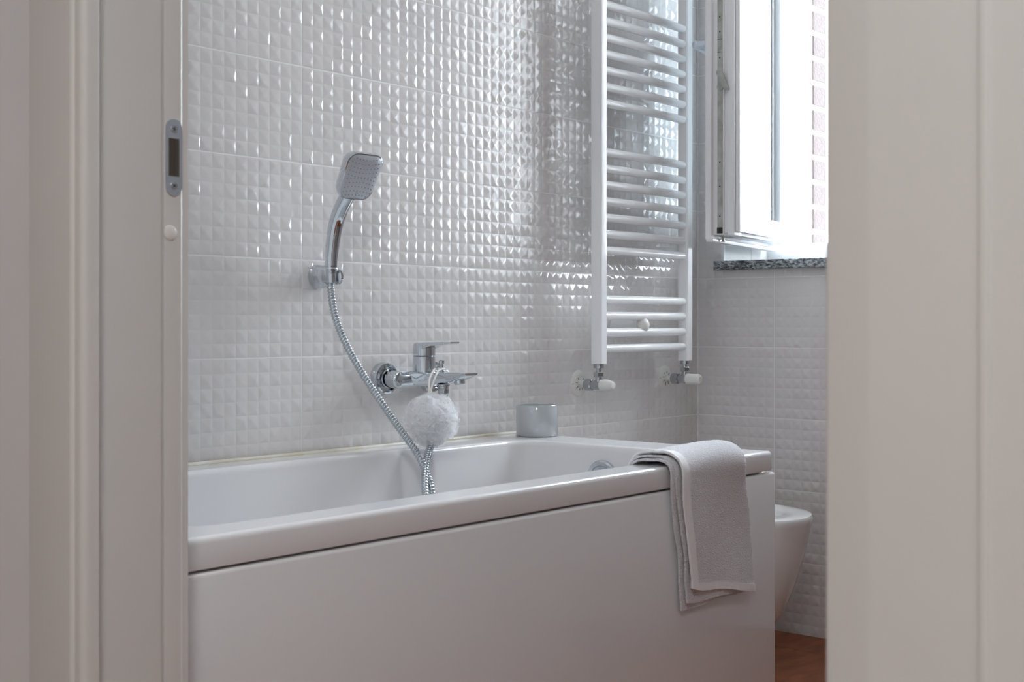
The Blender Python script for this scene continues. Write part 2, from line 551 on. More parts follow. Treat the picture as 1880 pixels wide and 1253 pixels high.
add_box(pk, (cx + 0.0015, JY - 0.0012, cz - 0.0210), (cx + 0.0060, JY - 0.0002, cz + 0.0210))
def attach(o, p):
    o.parent = p
    l = p.location if p.parent is None else p.matrix_world.translation
    o.matrix_parent_inverse = Matrix.Translation(p.location).inverted()
o = finish(pk, 'latch_pocket', M['pocket'], None, 30); attach(o, sp)
for dz in (0.0335, -0.0335):
    bm = bmesh.new()
    add_lathe(bm, (cx, JY - 0.0010, cz + dz), (0, -1, 0), [(0, 0.0048), (0.0010, 0.0046), (0.0013, 0.0036)], 20)
    s1 = finish(bm, 'screw', M['chrome'], None); attach(s1, sp)
    bm = bmesh.new()
    a = 0.35 if dz > 0 else 0.7
    for q in (0, PI / 2):
        t = bmesh.new(); add_box(t, (-0.0024, -0.0003, -0.0005), (0.0024, 0.0003, 0.0005))
        merge(bm, t, Matrix.Translation((cx, JY - 0.0024, cz + dz)) @ Matrix.Rotation(a + q, 4, 'Y'))
    s2 = finish(bm, 'screw_recess', M['dark'], None); attach(s2, sp)
bump = lathe('bumper_pad', (0.9116, JY, 0.985), (0, -1, 0), [(0, 0.0090), (0.0012, 0.0088), (0.0018, 0.0078)], M['plastic'], door, 24)

# far side of the opening: wide casing with a soft round edge and a slim ridge
vprof('casing', rounded([(0.79, -1.6955, 0), (0.79, -1.86, 0), (0.777, -1.86, 0.002), (0.7750, -1.7280, 0.02), (0.779, -1.6955, 0.004)], 8), mat=M['paint'], parent=door)
vprof('casing_ridge', rounded([(0.785, -1.7975, 0), (0.785, -1.8045, 0), (0.7735, -1.8045, 0.002), (0.7735, -1.7975, 0.002)]), mat=M['paint'], parent=door)
vprof('jamb_board', [(0.79, -1.712, ), (0.94, -1.712), (0.94, -1.73), (0.79, -1.73)], mat=M['paint'], parent=door)
box('head_casing', (0.772, -1.86, 2.06), (0.79, -0.70, 2.16), M['paint'], door, 0.003)
box('head_board', (0.79, DY1, 2.09), (0.93, DY0, 2.12), M['paint'], door, 0.001)

# ------------------------------------------------------------------ window: fixed frame, open sash, sill, brick reveal
win = empty('window_1', (3.62, (NY0 + NY1) / 2, 1.06))
tag(win, 'white window with its sash swung open into the room', kind='structure')
bm = bmesh.new()
def frame_members(bm, x0, x1, y0, y1, z0, z1, w, bev):
    add_box(bm, (x0, y0 - w, z0), (x1, y0, z1), bev)
    add_box(bm, (x0, y1, z0), (x1, y1 + w, z1), bev)
    add_box(bm, (x0, y1 + w, z0), (x1, y0 - w, z0 + w), bev)
    add_box(bm, (x0, y1 + w, z1 - w), (x1, y0 - w, z1), bev)
frame_members(bm, 3.585, 3.655, NY0, NY1, 1.0600, NZ1, 0.052, 0.003)
frame_members(bm, 3.618, 3.655, NY0 - 0.03, NY1 + 0.03, 1.0800, NZ1 - 0.03, 0.042, 0.003)
frame_members(bm, 3.602, 3.620, NY0 - 0.03, NY1 + 0.03, 1.0750, NZ1 - 0.03, 0.030, 0.002)
wf = finish(bm, 'window_frame', M['upvc'], win, 40)

hu = Vector((-0.9802, -0.1980, 0)); hwv = Vector((0.1980, -0.9802, 0))
SM = Matrix(((hu.x, hwv.x, 0, 3.565), (hu.y, hwv.y, 0, -0.13), (0, 0, 1, 0), (0, 0, 0, 1)))   # (u, w, z) -> world
SZ0, SZ1, SU = 1.103, 2.185, 0.567
def sash_frame(bm, u0, u1, w0, w1, z0, z1, t, bev):
    for a, b_ in (((u0, w0, z0), (u0 + t, w1, z1)), ((u1 - t, w0, z0), (u1, w1, z1)), ((u0 + t, w0, z0), (u1 - t, w1, z0 + t)), ((u0 + t, w0, z1 - t), (u1 - t, w1, z1))):
        q = bmesh.new(); add_box(q, a, b_, bev); merge(bm, q, SM)
bm = bmesh.new()
sash_frame(bm, 0.0, SU, -0.018, 0.0, SZ0, SZ1, 0.075, 0.003)          # lip on the room side
sash_frame(bm, 0.012, SU - 0.013, -0.001, 0.030, SZ0 + 0.013, SZ1 - 0.013, 0.060, 0.0015)
sash_frame(bm, 0.012, SU - 0.013, 0.040, 0.060, SZ0 + 0.011, SZ1 - 0.013, 0.060, 0.003)
sash_frame(bm, 0.016, SU - 0.022, 0.029, 0.043, SZ0 + 0.018, SZ1 - 0.018, 0.055, 0.001)
sash_frame(bm, 0.020, SU - 0.019, 0.060, 0.074, SZ0 + 0.019, SZ1 - 0.019, 0.040, 0.004)
sash = finish(bm, 'sash', M['upvc'], win, 40)
# sloped glazing bead on the outer face
bm = bmesh.new()
u0, u1, z0, z1 = 0.055, SU - 0.055, SZ0 + 0.055, SZ1 - 0.055
def fr_loop(off, w): return [SM @ Vector(p) for p in ((u0 + off, w, z0 + off), (u1 - off, w, z0 + off), (u1 - off, w, z1 - off), (u0 + off, w, z1 - off))]
rings(bm, [fr_loop(-0.006, 0.060), fr_loop(-0.002, 0.072), fr_loop(0.008, 0.067), fr_loop(0.018, 0.050), fr_loop(0.022, 0.040), fr_loop(0.022, 0.03)])
attach(finish(bm, 'glazing_bead', M['upvc'], None, 50), sash)
bm = bmesh.new()
q = bmesh.new(); add_box(q, (0.06, 0.034, SZ0 + 0.06), (SU - 0.06, 0.038, SZ1 - 0.06)); merge(bm, q, SM)
attach(finish(bm, 'pane', M['glass'], None), sash)
bm = bmesh.new()
q = bmesh.new(); add_box(q, (SU - 0.024, 0.013, SZ0 + 0.03), (SU - 0.0105, 0.027, SZ1 - 0.03), 0.0005, 1); merge(bm, q, SM)
attach(finish(bm, 'lock_strip', M['fitting'], None), sash)
bm = bmesh.new()
for zc in (1.165, 1.245, 1.31, 1.59, 1.66, 1.70):
    t = bmesh.new(); add_lathe(t, (SU - 0.0108, 0.020, zc), (1, 0, 0), [(0, 0.0022), (0.0008, 0.0020)], 10); merge(bm, t, SM)
for zc in (1.64, 1.605):
    q = bmesh.new(); add_box(q, (SU - 0.0108, 0.013, zc - 0.0005), (SU - 0.0100, 0.027, zc + 0.0005)); merge(bm, q, SM)
q = bmesh.new(); add_box(q, (SU - 0.0108, 0.012, SZ0 + 0.016), (SU - 0.0095, 0.028, SZ0 + 0.032), 0.0004, 1); merge(bm, q, SM)
attach(finish(bm, 'lock_screws', M['dark'], None), sash)
bm = bmesh.new()
q = bmesh.new()
pp_ = rounded([(-0.007, -0.033, 0.0065), (0.006, -0.040, 0.003), (0.009, 0.026, 0.0085), (-0.009, 0.026, 0.0085)], 5)
rings(q, [[(SU - 0.010, p.x, p.y) for p in pp_], [(SU - 0.006, p.x, p.y) for p in pp_]], True, True, True)
merge(bm, q, SM @ Matrix.Translation((0, 0.027, 1.535)) @ Matrix.Rotation(0.42, 4, 'X'))
t = bmesh.new(); add_lathe(t, (SU - 0.012, 0.021, 1.512), (1, 0, 0), [(0, 0.009), (0.004, 0.009), (0.0045, 0.004), (0.0055, 0.004)], 20); merge(bm, t, SM)
attach(finish(bm, 'turn_latch', M['fitting'], None), sash)
# handle on the room side of the sash
bm = bmesh.new()
q = bmesh.new(); add_box(q, (SU - 0.050, -0.026, 1.604), (SU - 0.018, -0.018, 1.674), 0.003); merge(bm, q, SM)
attach(finish(bm, 'handle_plate', M['satin'], None), sash)
bm = bmesh.new()
t = bmesh.new(); add_lathe(t, (SU - 0.034, -0.024, 1.636), (0, -1, 0), [(0, 0.0115), (0.020, 0.0105), (0.034, 0.0115), (0.040, 0.010)], 24); merge(bm, t, SM)
q = bmesh.new(); add_box(q, (SU - 0.150, -0.064, 1.625), (SU - 0.022, -0.048, 1.647), 0.006); merge(bm, q, SM)
attach(finish(bm, 'handle', M['satin'], None), sash)
# weather bar below the sash
bm = bmesh.new()
q = bmesh.new(); add_box(q, (0.002, -0.017, SZ0 - 0.006), (SU - 0.003, 0.004, SZ0 + 0.006), 0.003); merge(bm, q, SM)
attach(finish(bm, 'seal_lip', M['upvc'], None), sash)
bm = bmesh.new()
t = bmesh.new(); add_lathe(t, (SU - 0.06, 0.012, SZ0 - 0.004), (0, 0, 1), [(0, 0.006), (0.002, 0.006), (0.003, 0.004), (0.018, 0.004)], 14); merge(bm, t, SM)
q = bmesh.new(); add_box(q, (SU - 0.12, 0.006, SZ0 + 0.010), (SU - 0.045, 0.020, SZ0 + 0.0145), 0.0005, 1); merge(bm, q, SM)
attach(finish(bm, 'corner_fitting', M['fitting'], None), sash)

sill = box('window_sill', (3.300, NY1 - 0.02, 1.0335), (3.600, -0.0695, 1.0603), M['granite'], None, 0.0022)
tag(sill, 'speckled grey granite window sill under the open window', kind='structure')

wx = box('wall_exterior', (3.766, -0.1495, 0.9), (3.850, 1.2, 2.7), M['mortar'])
tag(wx, 'red brick outer wall seen through the window opening', kind='structure')
wy = box('wall_exterior_shade_pier', (3.766, -2.0, 0.9), (3.850, NY1 + 0.06, 2.7), M['mortar'])  # unseen pier, added to keep some sky off the brick reveal
tag(wy, 'unseen pier on the far side of the window, added as shade', kind='structure')
bme = {}
for c in range(22):
    z0 = 0.94 + c * 0.0788
    off = 0.0 if c % 2 == 0 else -0.10
    for j in range(3):
        ya = -0.1525 + j * 0.22 + (off if j else 0)
        ln = 0.207 + (off if j == 0 else 0)
        key = (round(ln, 3))
        if key not in bme:
            bm = bmesh.new(); add_box(bm, (3.7645, 0, 0), (3.8535, ln, 0.0645), 0.003, 1)
            bmesh.ops.recalc_face_normals(bm, faces=bm.faces)
            me = bpy.data.meshes.new('brick'); bm.to_mesh(me); bm.free(); me.materials.append(M['brick']); bme[key] = me
        o = bpy.data.objects.new('brick', bme[key]); C.objects.link(o); o.parent = wx
        o.location = (random.uniform(-0.0015, 0.0015), ya + random.uniform(-0.001, 0.001), z0)

# ------------------------------------------------------------------ bathtub
TX0, TX1, TYF, TZ = XD + 0.004, 2.490, -0.7135, 0.605
tub = empty('bathtub', (1.7, -0.36, 0))
tag(tub, 'white built-in bathtub with glossy front panel along the tiled wall', 'bathtub')
inn = rounded([(TX0 + 0.09, -0.6460, 0.10), (2.362, -0.6460, 0.085), (2.362, -0.122, 0.075), (2.045, -0.120, 0.022), (1.998, -0.076, 0.034), (TX0 + 0.09, -0.078, 0.10)], 8)
def inset(poly, d):
    n = len(poly); out = []
    for i in range(n):
        a, b_ = poly[i - 1], poly[(i + 1) % n]
        t = (b_ - a).normalized()
        out.append(poly[i] + Vector((-t.y, t.x)) * d)
    return out
bm = bmesh.new()
rs = []
R = 0.013
for k in range(6):                                        # rounded inner lip
    a = PI / 2 * k / 5
    rs.append((R * math.sin(a) * 0.9, TZ - R * (1 - math.cos(a))))
for q in (0.1, 0.25, 0.4, 0.55, 0.7, 0.82, 0.9):
    rs.append((R * 0.9 + 0.045 * q, TZ - R - 0.40 * q))
rs += [(0.062, TZ - 0.398), (0.075, TZ - 0.412), (0.095, TZ - 0.42)]
rr = [[(p.x, p.y, z) for p in inset(inn, d)] for d, z in rs]
vr = rings(bm, rr)
c_ = bm.verts.new((1.68, -0.37, TZ - 0.425))
for j in range(len(inn)):
    bm.faces.new((vr[-1][j], vr[-1][(j + 1) % len(inn)], c_))
def orect(d):
    r_ = max(0.0015, 0.009 - d)
    return rounded([(TX0 + d, -0.0062 - d, r_), (TX0 + d, TYF + d, r_), (TX1 - d, TYF + d, r_), (TX1 - d, -0.0062 - d, r_)], 6)
ro = []
for d, z in ((0.014, TZ), (0.0085, TZ), (0.0058, TZ - 0.0005), (0.0034, TZ - 0.0017), (0.0017, TZ - 0.0034), (0.0005, TZ - 0.0058), (0.0, TZ - 0.0085), (0.0, TZ - 0.038), (0.001, TZ - 0.0415), (0.004, TZ - 0.0425), (0.03, TZ - 0.0425)):
    ro.append([(p.x, p.y, z) for p in orect(d)])
vo = rings(bm, ro)
ed = []
for A in (vr[0], vo[0]):
    for k in range(len(A)):
        ed.append(bm.edges.get((A[k], A[(k + 1) % len(A)])))
bmesh.ops.triangle_fill(bm, edges=ed, use_beauty=True)
shell = finish(bm, 'tub_shell', M['acrylic'], tub, 50)
for p_ in shell.data.polygons:
    if p_.center.z > TZ - 1e-5: p_.use_smooth = False
# front panel and end panel: thin shells with rounded top edges
bm = bmesh.new()
def panel(bm, pts_in, pts_out, ztop, zb):
    """extruded panel between two parallel lines, round top front edge"""
add_box(bm, (TX0, TYF - 0.0005, 0.02), (TX1 + 0.012, TYF + 0.020, 0.5590), 0.006, 3)
finish(bm, 'front_panel', M['acrylic'], tub, 40)
bm = bmesh.new()
add_box(bm, (TX1 - 0.010, TYF + 0.0205, 0.02), (TX1 + 0.012, -0.0065, 0.5590), 0.005, 3)
finish(bm, 'end_panel', M['acrylic'], tub, 40)
box('plinth', (TX0 + 0.03, TYF + 0.03, 0.0), (TX1 - 0.03, TYF + 0.06, 0.03), M['dark'], tub)
box('panel_gap_batten', (TX0 + 0.02, TYF + 0.022, 0.53), (TX1 - 0.02, TYF + 0.05, TZ - 0.04), M['acrylic'], tub)
bm = bmesh.new()
add_tube(bm, [(TX0, -0.0098, TZ + 0.001), (1.4, -0.0098, TZ + 0.0015), (2.0, -0.0098, TZ + 0.001), (TX1 - 0.005, -0.0098, TZ + 0.001)], 0.0052, 10)
finish(bm, 'silicone_bead', M['silicone'], tub, 60)
# overflow on the end wall of the basin
ov = lathe('overflow_cover', (2.3475, -0.369, 0.533), (-1, 0, -0.05), [(0, 0.040), (0.006, 0.040), (0.010, 0.037), (0.011, 0.029), (0.0085, 0.027), (0.0085, 0.014), (0.016, 0.012), (0.018, 0.008)], M['chrome'], tub, 40)

# ------------------------------------------------------------------ towel radiator
rad = empty('towel_radiator', (2.908, -0.09, 0.77))
tag(rad, 'white towel radiator with round horizontal tubes on the tiled wall', 'radiator')
RZ0, RZ1 = 0.7735, 2.02
RAILX = ((2.6880, 2.7165), (3.0950, 3.1240))
for xa, xb in RAILX:
    bm = bmesh.new()
    prism(bm, rounded([(xa, -0.080, 0.002), (xa, -0.1085, 0.004), (xa + 0.004, -0.112, 0.003), (xb - 0.003, -0.112, 0.004), (xb, -0.109, 0.003), (xb, -0.080, 0.002)], 4), RZ0, RZ1)
    finish(bm, 'rail', M['enamel'], rad, 40)
tme = None
for k in list(range(0, 4)) + list(range(6, 13)) + list(range(15, 22)) + list(range(24, 28)):
    z = 0.8121 + 0.04243 * k
    if tme is None:
        bm = bmesh.new()
        xa, xb = RAILX[0][1] - 0.003, RAILX[1][0] + 0.003
        pts = [(xa + (xb - xa) * t, -0.0965 - 0.004 * math.sin(PI * t), 0) for t in [i / 14 for i in range(15)]]
        add_tube(bm, pts, 0.0112, 20)
        o = finish(bm, 'tube', M['enamel'], rad, 40); tme = o.data
        # weld beads where the tube meets the rails
    else:
        o = bpy.data.objects.new('tube', tme); C.objects.link(o); o.parent = rad
        o.matrix_parent_inverse = Matrix.Translation(rad.location).inverted()
    o.location = (0, 0, z)
bm = bmesh.new()
add_lathe(bm, (2.893, 0.002, 0.8735), (0, -1, 0), [(0, 0.0125), (0.070, 0.0125), (0.078, 0.0135), (0.090, 0.0175), (0.094, 0.0180)], 28)
br = finish(bm, 'wall_bracket', M['enamel'], rad)
bm = bmesh.new()
add_lathe(bm, (2.893, -0.0935, 0.8735), (0, -1, 0), [(0, 0.0165), (0.004, 0.0190), (0.010, 0.0195), (0.017, 0.0165), (0.022, 0.010), (0.0235, 0.003)], 28)
kn = finish(bm, 'bracket_knob', M['plastic'], None); attach(kn, br)

def radiator_valve(x, wx_, zc, label, cap_dir, cap_prof, yv=-0.0955, aged=False):
    v = empty('radiator_valve', (x, -0.05, zc)); tag(v, label, 'valve', 'radiator valves')
    ros = lathe('wall_rosette', (wx_, 0.003, zc), (0, -1, 0), [(0, 0.0355), (0.004, 0.0355), (0.0075, 0.031), (0.0095, 0.020), (0.010, 0.011)], M['plastic'], v, 36)
    bm = bmesh.new()
    for k in range(9):
        a = k * 0.75 + 0.3; r = 0.0125; ln = random.uniform(0.006, 0.010)
        t = bmesh.new(); add_box(t, (0, -0.0004, -0.0005), (ln, 0.0004, 0.0005))
        merge(bm, t, Matrix.Translation((wx_, -0.0072, zc)) @ Matrix.Rotation(a, 4, 'Y') @ Matrix.Translation((r, 0, 0)))
    t = bmesh.new(); add_box(t, (0.012, -0.0004, -0.0003), (0.034, 0.0004, 0.0003)); merge(bm, t, Matrix.Translation((wx_, -0.0050, zc)) @ Matrix.Rotation(PI, 4, 'Y'))
    attach(finish(bm, 'rosette_slits', M['dark'], None), ros)
    tube('supply_pipe', [(wx_, -0.004, zc), (wx_ + (x - wx_) * 0.5, -0.035, zc), (x, -0.066, zc)], 0.0085, M['plastic'], v, 16)
    lathe('knurled_nut', (x, -0.054, zc), (0, -1, 0), [(0, 0.0135), (0.002, 0.0155), (0.020, 0.0155), (0.022, 0.0135)], M['valve_metal'], v, 18, 20)
    bm = bmesh.new()
    add_lathe(bm, (x, -0.074, zc), (0, -1, 0), [(0, 0.011), (0.004, 0.0125), (0.022, 0.0125), (0.032, 0.012)], 24)
    add_lathe(bm, (x, yv, zc), (0, 0, 1), [(0, 0.0095), (0.020, 0.0085), (0.024, 0.0085)], 24)
    finish(bm, 'valve_body', M['valve_metal'], v)
    lathe('union_nut', (x, yv, zc + 0.021), (0, 0, 1), [(0, 0.0125), (0.0015, 0.0140), (0.0115, 0.0140), (0.013, 0.0125)], M['valve_metal'], v, 6, 20)
    lathe('tail_pipe', (x, yv, zc + 0.032), (0, 0, 1), [(0, 0.0075), (RZ0 - zc - 0.030, 0.0075)], M['valve_metal'], v, 20)
    lathe('collar', (x, yv, RZ0 - 0.011), (0, 0, 1), [(0, 0.0125), (0.002, 0.0135), (0.011, 0.0135)], M['valve_metal'], v, 24)
    cap = lathe('valve_cap', (x, yv - 0.008, zc), cap_dir, cap_prof, M['plastic'], v, 28)
    if aged:
        d = Vector(cap_dir).normalized()
        e = Vector((x, yv - 0.008, zc)) + d * (cap_prof[-1][0] - 0.0006)
        attach(lathe('cap_disc', e, d, [(0, 0.0078), (0.0012, 0.0076)], M['old_plastic'], None, 24), cap)
radiator_valve(2.7000, 2.7400, 0.7190, 'radiator valve with conical white cap, under the nearer rail', (0, -1, 0), [(0, 0.0135), (0.012, 0.0150), (0.020, 0.0148), (0.036, 0.0105), (0.040, 0.008), (0.041, 0.004)])
radiator_valve(3.1080, 3.1490, 0.7215, 'radiator valve with cylindrical white cap, beside the window wall corner', (0, -1, 0), [(0, 0.0150), (0.034, 0.0148), (0.040, 0.0135), (0.042, 0.0095), (0.0425, 0.008)], aged=True)

# ------------------------------------------------------------------ hand shower, holder, hose
HX = 1.808
hold = empty('shower_holder', (1.829, 0, 0.976))
tag(hold, 'chrome wall bracket holding the hand shower', 'shower bracket')
lathe('bracket_body', (1.829, 0.003, 0.976), (0, -1, 0), [(0, 0.0220), (0.006, 0.0255), (0.012, 0.0262), (0.034, 0.0240), (0.044, 0.0200), (0.050, 0.014), (0.052, 0.008)], M['chrome'], hold, 10, 20)
bm = bmesh.new()
add_box(bm, (HX - 0.002, -0.064, 0.964), (HX + 0.022, -0.040, 0.988), 0.003)
add_lathe(bm, (HX + 0.009, -0.071, 0.974), (1, 0, 0), [(0, 0.012), (0.003, 0.0165), (0.009, 0.0165), (0.011, 0.014)], 28)
finish(bm, 'cradle', M['chrome'], hold)

hs = empty('hand_shower', (HX, -0.07, 0.985))
tag(hs, 'chrome hand shower with square spray head resting in its wall bracket', 'shower head')
path = catmull([(HX, -0.0705, 0.962), (HX, -0.0705, 0.990), (HX, -0.0730, 1.030), (HX + 0.001, -0.0830, 1.080), (HX + 0.002, -0.0990, 1.114), (HX + 0.002, -0.1160, 1.1360), (HX + 0.002, -0.1340, 1.154)], 8)
nP = len(path)
def hr(i):
    t = i / (nP - 1)
    if t < 0.14: return 0.0100
    if t < 0.17: return 0.0118
    return 0.0128 + 0.0030 * math.sin(PI * min(1, (t - 0.17) / 0.5) * 0.5) - 0.002 * max(0, t - 0.75)
tube('handle', path, hr, M['chrome'], hs, 24)
lathe('handle_ring', (HX, -0.0705, 0.990), (0, -0.03, 1), [(0, 0.0112), (0.0005, 0.0136), (0.003, 0.0136), (0.0035, 0.012)], M['satin'], hs, 28)
# head: rounded-square disc; local axes a (across), b (up the plate), n (spray direction)
tl = math.radians(28)
hc = Vector((HX + 0.002, -0.1530, 1.1740))
ha = Vector((0.998, -0.06, 0)).normalized()
hn = Vector((-0.06, -math.cos(tl), -math.sin(tl))); hn = (hn - ha * hn.dot(ha)).normalized()
hb = ha.cross(hn) * -1
if hb.z < 0: hb = -hb
def head_loop(sc_, dn, wb=1.0):
    pts = rounded([(-0.042 * wb, -0.049, 0.022), (0.042 * wb, -0.049, 0.022), (0.047, 0.052, 0.022), (-0.047, 0.052, 0.022)], 7)
    return [hc + ha * (p.x * sc_) + hb * (p.y * sc_) + hn * dn for p in pts]
bm = bmesh.new()
rings(bm, [head_loop(0.30, -0.026), head_loop(0.70, -0.0235), head_loop(0.90, -0.017), head_loop(0.98, -0.008), head_loop(1.0, 0.000), head_loop(0.985, 0.0035), head_loop(0.95, 0.0045), head_loop(0.93, 0.0035)], True, True, True)
finish(bm, 'head_shell', M['chrome'], hs, 45)
bm = bmesh.new()
rings(bm, [head_loop(0.935, 0.001), head_loop(0.93, 0.0040), head_loop(0.90, 0.0052), head_loop(0.6, 0.0062)], True, True, True)
fp = finish(bm, 'spray_plate', M['spray'], hs, 45)
bm = bmesh.new()
for j in range(10):
    nn = 9 if 0 < j < 9 else 7
    for i in range(nn):
        fx = (i - (nn - 1) / 2) / 4.0; fy = (j - 4.5) / 4.5
        x = fx * 0.0345; y = fy * 0.042 + 0.001 - 0.004 * (1 - fx * fx) * (1 if fy < 0 else -1) * -1
        add_lathe(bm, hc + ha * x + hb * y + hn * 0.0048, hn, [(0, 0.00165), (0.0022, 0.0013), (0.0026, 0.0007)], 8)
nz_ = finish(bm, 'nozzles', M['rubber'], None, 40); attach(nz_, fp); nz_['kind'] = 'stuff'

def hose_path():
    pts = [(1.8085, -0.0705, 0.965), (1.8066, -0.0705, 0.947), (1.8135, -0.078, 0.888), (1.838, -0.092, 0.822), (1.880, -0.116, 0.742), (1.926, -0.146, 0.662), (1.9555, -0.174, 0.604),
           (1.9615, -0.200, 0.5535), (1.960, -0.212, 0.5200), (1.962, -0.225, 0.430), (1.965, -0.240, 0.330), (1.955, -0.262, 0.250), (1.925, -0.275, 0.250), (1.908, -0.270, 0.330), (1.916, -0.245, 0.430),
           (1.937, -0.2150, 0.5243), (1.9600, -0.193, 0.5726), (2.0037, -0.165, 0.6137), (2.066, -0.138, 0.648), (2.092, -0.122, 0.690), (2.094, -0.119, 0.712), (2.094, -0.119, 0.728)]
    return resample(catmull(pts, 40), 0.0016)
hp = hose_path()
hose = tube('shower_hose', hp, lambda i: (0.0080, 0.0080, 0.0066, 0.0064)[i % 4], M['steel'], None, 14)
tag(hose, 'ribbed metal shower hose looping down into the bathtub', 'hose')

# ------------------------------------------------------------------ bath mixer
mix = empty('bath_mixer', (2.095, 0, 0.757))
tag(mix, 'chrome single-lever bath mixer on the tiled wall', 'tap')
MZ = 0.7555
for x in (2.020, 2.170):
    lathe('wall_rosette', (x, 0.003, MZ), (0, -1, 0), [(0, 0.036), (0.016, 0.036), (0.021, 0.034), (0.0215, 0.030), (0.014, 0.028), (0.014, 0.016)], M['chrome'], mix, 40)
    lathe('union_nut', (x, -0.008, MZ), (0, -1, 0), [(0, 0.018), (0.002, 0.0205), (0.012, 0.0205), (0.0135, 0.0185), (0.016, 0.0185), (0.0175, 0.0200), (0.026, 0.0200)], M['chrome'], mix, 12, 20)
# body: two sleeves joined by a bar, blending into a flat wide spout
bm = bmesh.new()
for x in (2.020, 2.170):
    add_lathe(bm, (x, -0.030, MZ - 0.001), (0, -1, 0), [(0, 0.0195), (0.018, 0.0195), (0.026, 0.0185), (0.030, 0.0150), (0.031, 0.010)], 32)
add_lathe(bm, (2.018, -0.050, MZ - 0.001), (1, 0, 0), [(0, 0.0180), (0.154, 0.0180)], 32)
finish(bm, 'mixer_body', M['chrome'], mix, 45)
bm = bmesh.new()
def sp_ring(y, w, top, h, n=28, x0=2.095, flat=0.5):
    out = []
    for k in range(n):
        a = 2 * PI * k / n
        c, s = math.cos(a), math.sin(a)
        x = x0 + w / 2 * math.copysign(abs(c) ** 0.6, c)
        z = (top - h * 0.25) + (h * 0.25 * math.copysign(abs(s) ** 0.5, s) if s > 0 else h * 0.75 * math.copysign(abs(s) ** 0.8, s))
        out.append((x, y, z))
    return out
rings(bm, [sp_ring(-0.046, 0.120, MZ + 0.014, 0.030), sp_ring(-0.060, 0.112, MZ + 0.0155, 0.033), sp_ring(-0.075, 0.088, MZ + 0.0160, 0.033), sp_ring(-0.095, 0.066, MZ + 0.0160, 0.030),
           sp_ring(-0.125, 0.054, MZ + 0.0155, 0.026), sp_ring(-0.155, 0.048, MZ + 0.0152, 0.023), sp_ring(-0.180, 0.045, MZ + 0.0150, 0.015), sp_ring(-0.196, 0.043, MZ + 0.0147, 0.008), sp_ring(-0.200, 0.041, MZ + 0.0143, 0.005)], True, True, True)
finish(bm, 'spout', M['chrome'], mix, 50)
lathe('aerator', (2.095, -0.164, MZ + 0.004), (0, -0.18, -1), [(0, 0.0125), (0.008, 0.0125), (0.014, 0.0120), (0.0155, 0.0105)], M['chrome'], mix, 28)
lathe('cartridge_housing', (2.095, -0.058, MZ + 0.010), (0, 0, 1), [(0, 0.0270), (0.006, 0.0255), (0.038, 0.0250), (0.039, 0.0235)], M['chrome'], mix, 40)
bm = bmesh.new()
add_lathe(bm, (2.095, -0.058, MZ + 0.0500), (0, 0, 1), [(0, 0.0240), (0.001, 0.0255), (0.018, 0.0255), (0.026, 0.0245), (0.0285, 0.022), (0.029, 0.012)], 40)
def lv(y, w, z0_, z1_): return [(2.095 - w, y, z0_), (2.095 + w, y, z0_), (2.095 + w, y, z1_ - 0.0015), (2.095 + w * 0.9, y, z1_), (2.095 - w * 0.9, y, z1_), (2.095 - w, y, z1_ - 0.0015)]
zt = MZ + 0.0795
rings(bm, [lv(-0.052, 0.0225, zt - 0.020, zt - 0.0005), lv(-0.075, 0.0215, zt - 0.013, zt + 0.0005), lv(-0.095, 0.0190, zt - 0.007, zt + 0.0012), lv(-0.120, 0.0170, zt - 0.0045, zt + 0.0020), lv(-0.146, 0.0160, zt - 0.0025, zt + 0.0025), lv(-0.152, 0.0145, zt - 0.0005, zt + 0.0020)], True, True, True)
finish(bm, 'lever', M['chrome'], mix, 35)
dv = lathe('diverter_knob', (2.095, -0.112, MZ + 0.014), (0, 0, 1), [(0, 0.0062), (0.003, 0.0060), (0.004, 0.0042), (0.018, 0.0042), (0.020, 0.0060), (0.026, 0.0060), (0.027, 0.0045)], M['chrome'], mix, 24)
lathe('hose_outlet', (2.094, -0.1185, MZ - 0.012), (0, 0, -1), [(0, 0.0145), (0.004, 0.0145), (0.005, 0.0115), (0.009, 0.0115), (0.010, 0.0125), (0.020, 0.0120), (0.022, 0.0100), (0.026, 0.0095)], M['chrome'], mix, 24)

# ------------------------------------------------------------------ bath puff hung on the mixer
puff = empty('bath_puff', (2.019, -0.155, 0.672))
tag(puff, 'white net bath puff hanging from the mixer by a cord', 'bath puff')
pc = Vector((2.019, -0.155, 0.6715))
bm = bmesh.new()
rnd = random.Random(11)
for f in range(44):
    zf = 1 - 2 * (f + 0.5) / 44; ang = f * 2.39996
    d = Vector((math.sqrt(1 - zf * zf) * math.cos(ang), math.sqrt(1 - zf * zf) * math.sin(ang), zf))
    d = (d + Vector((rnd.uniform(-.15, .15), rnd.uniform(-.15, .15), rnd.uniform(-.15, .15)))).normalized()
    a, b_ = frame_of(d)
    nfr, nr_ = 26, 4
    Rf = rnd.uniform(0.0545, 0.0605); sp_ = rnd.uniform(0.45, 0.75); ph = rnd.uniform(0, 6.28); nwv = rnd.choice((4, 5, 6, 7))
    rs_ = []
    for j in range(nr_):
        t = 0.30 + 0.70 * j / (nr_ - 1)
        ring_ = []
        for k in range(nfr):
            q = 2 * PI * k / nfr
            opening = sp_ * t * (0.72 + 0.30 * math.sin(nwv * q + ph) + 0.10 * math.sin(2 * nwv * q + ph * 2))
            rr_ = Rf * (t ** 0.8) * (1 + 0.05 * math.sin(3 * q + ph))
            ring_.append(pc + (d * math.cos(opening) + (a * math.cos(q) + b_ * math.sin(q)) * math.sin(opening)) * rr_)
        rs_.append(ring_)
    rings(bm, rs_)
bo = finish(bm, 'net_ruffles', M['net'], puff, 180, recalc=False)
bm = bmesh.new()
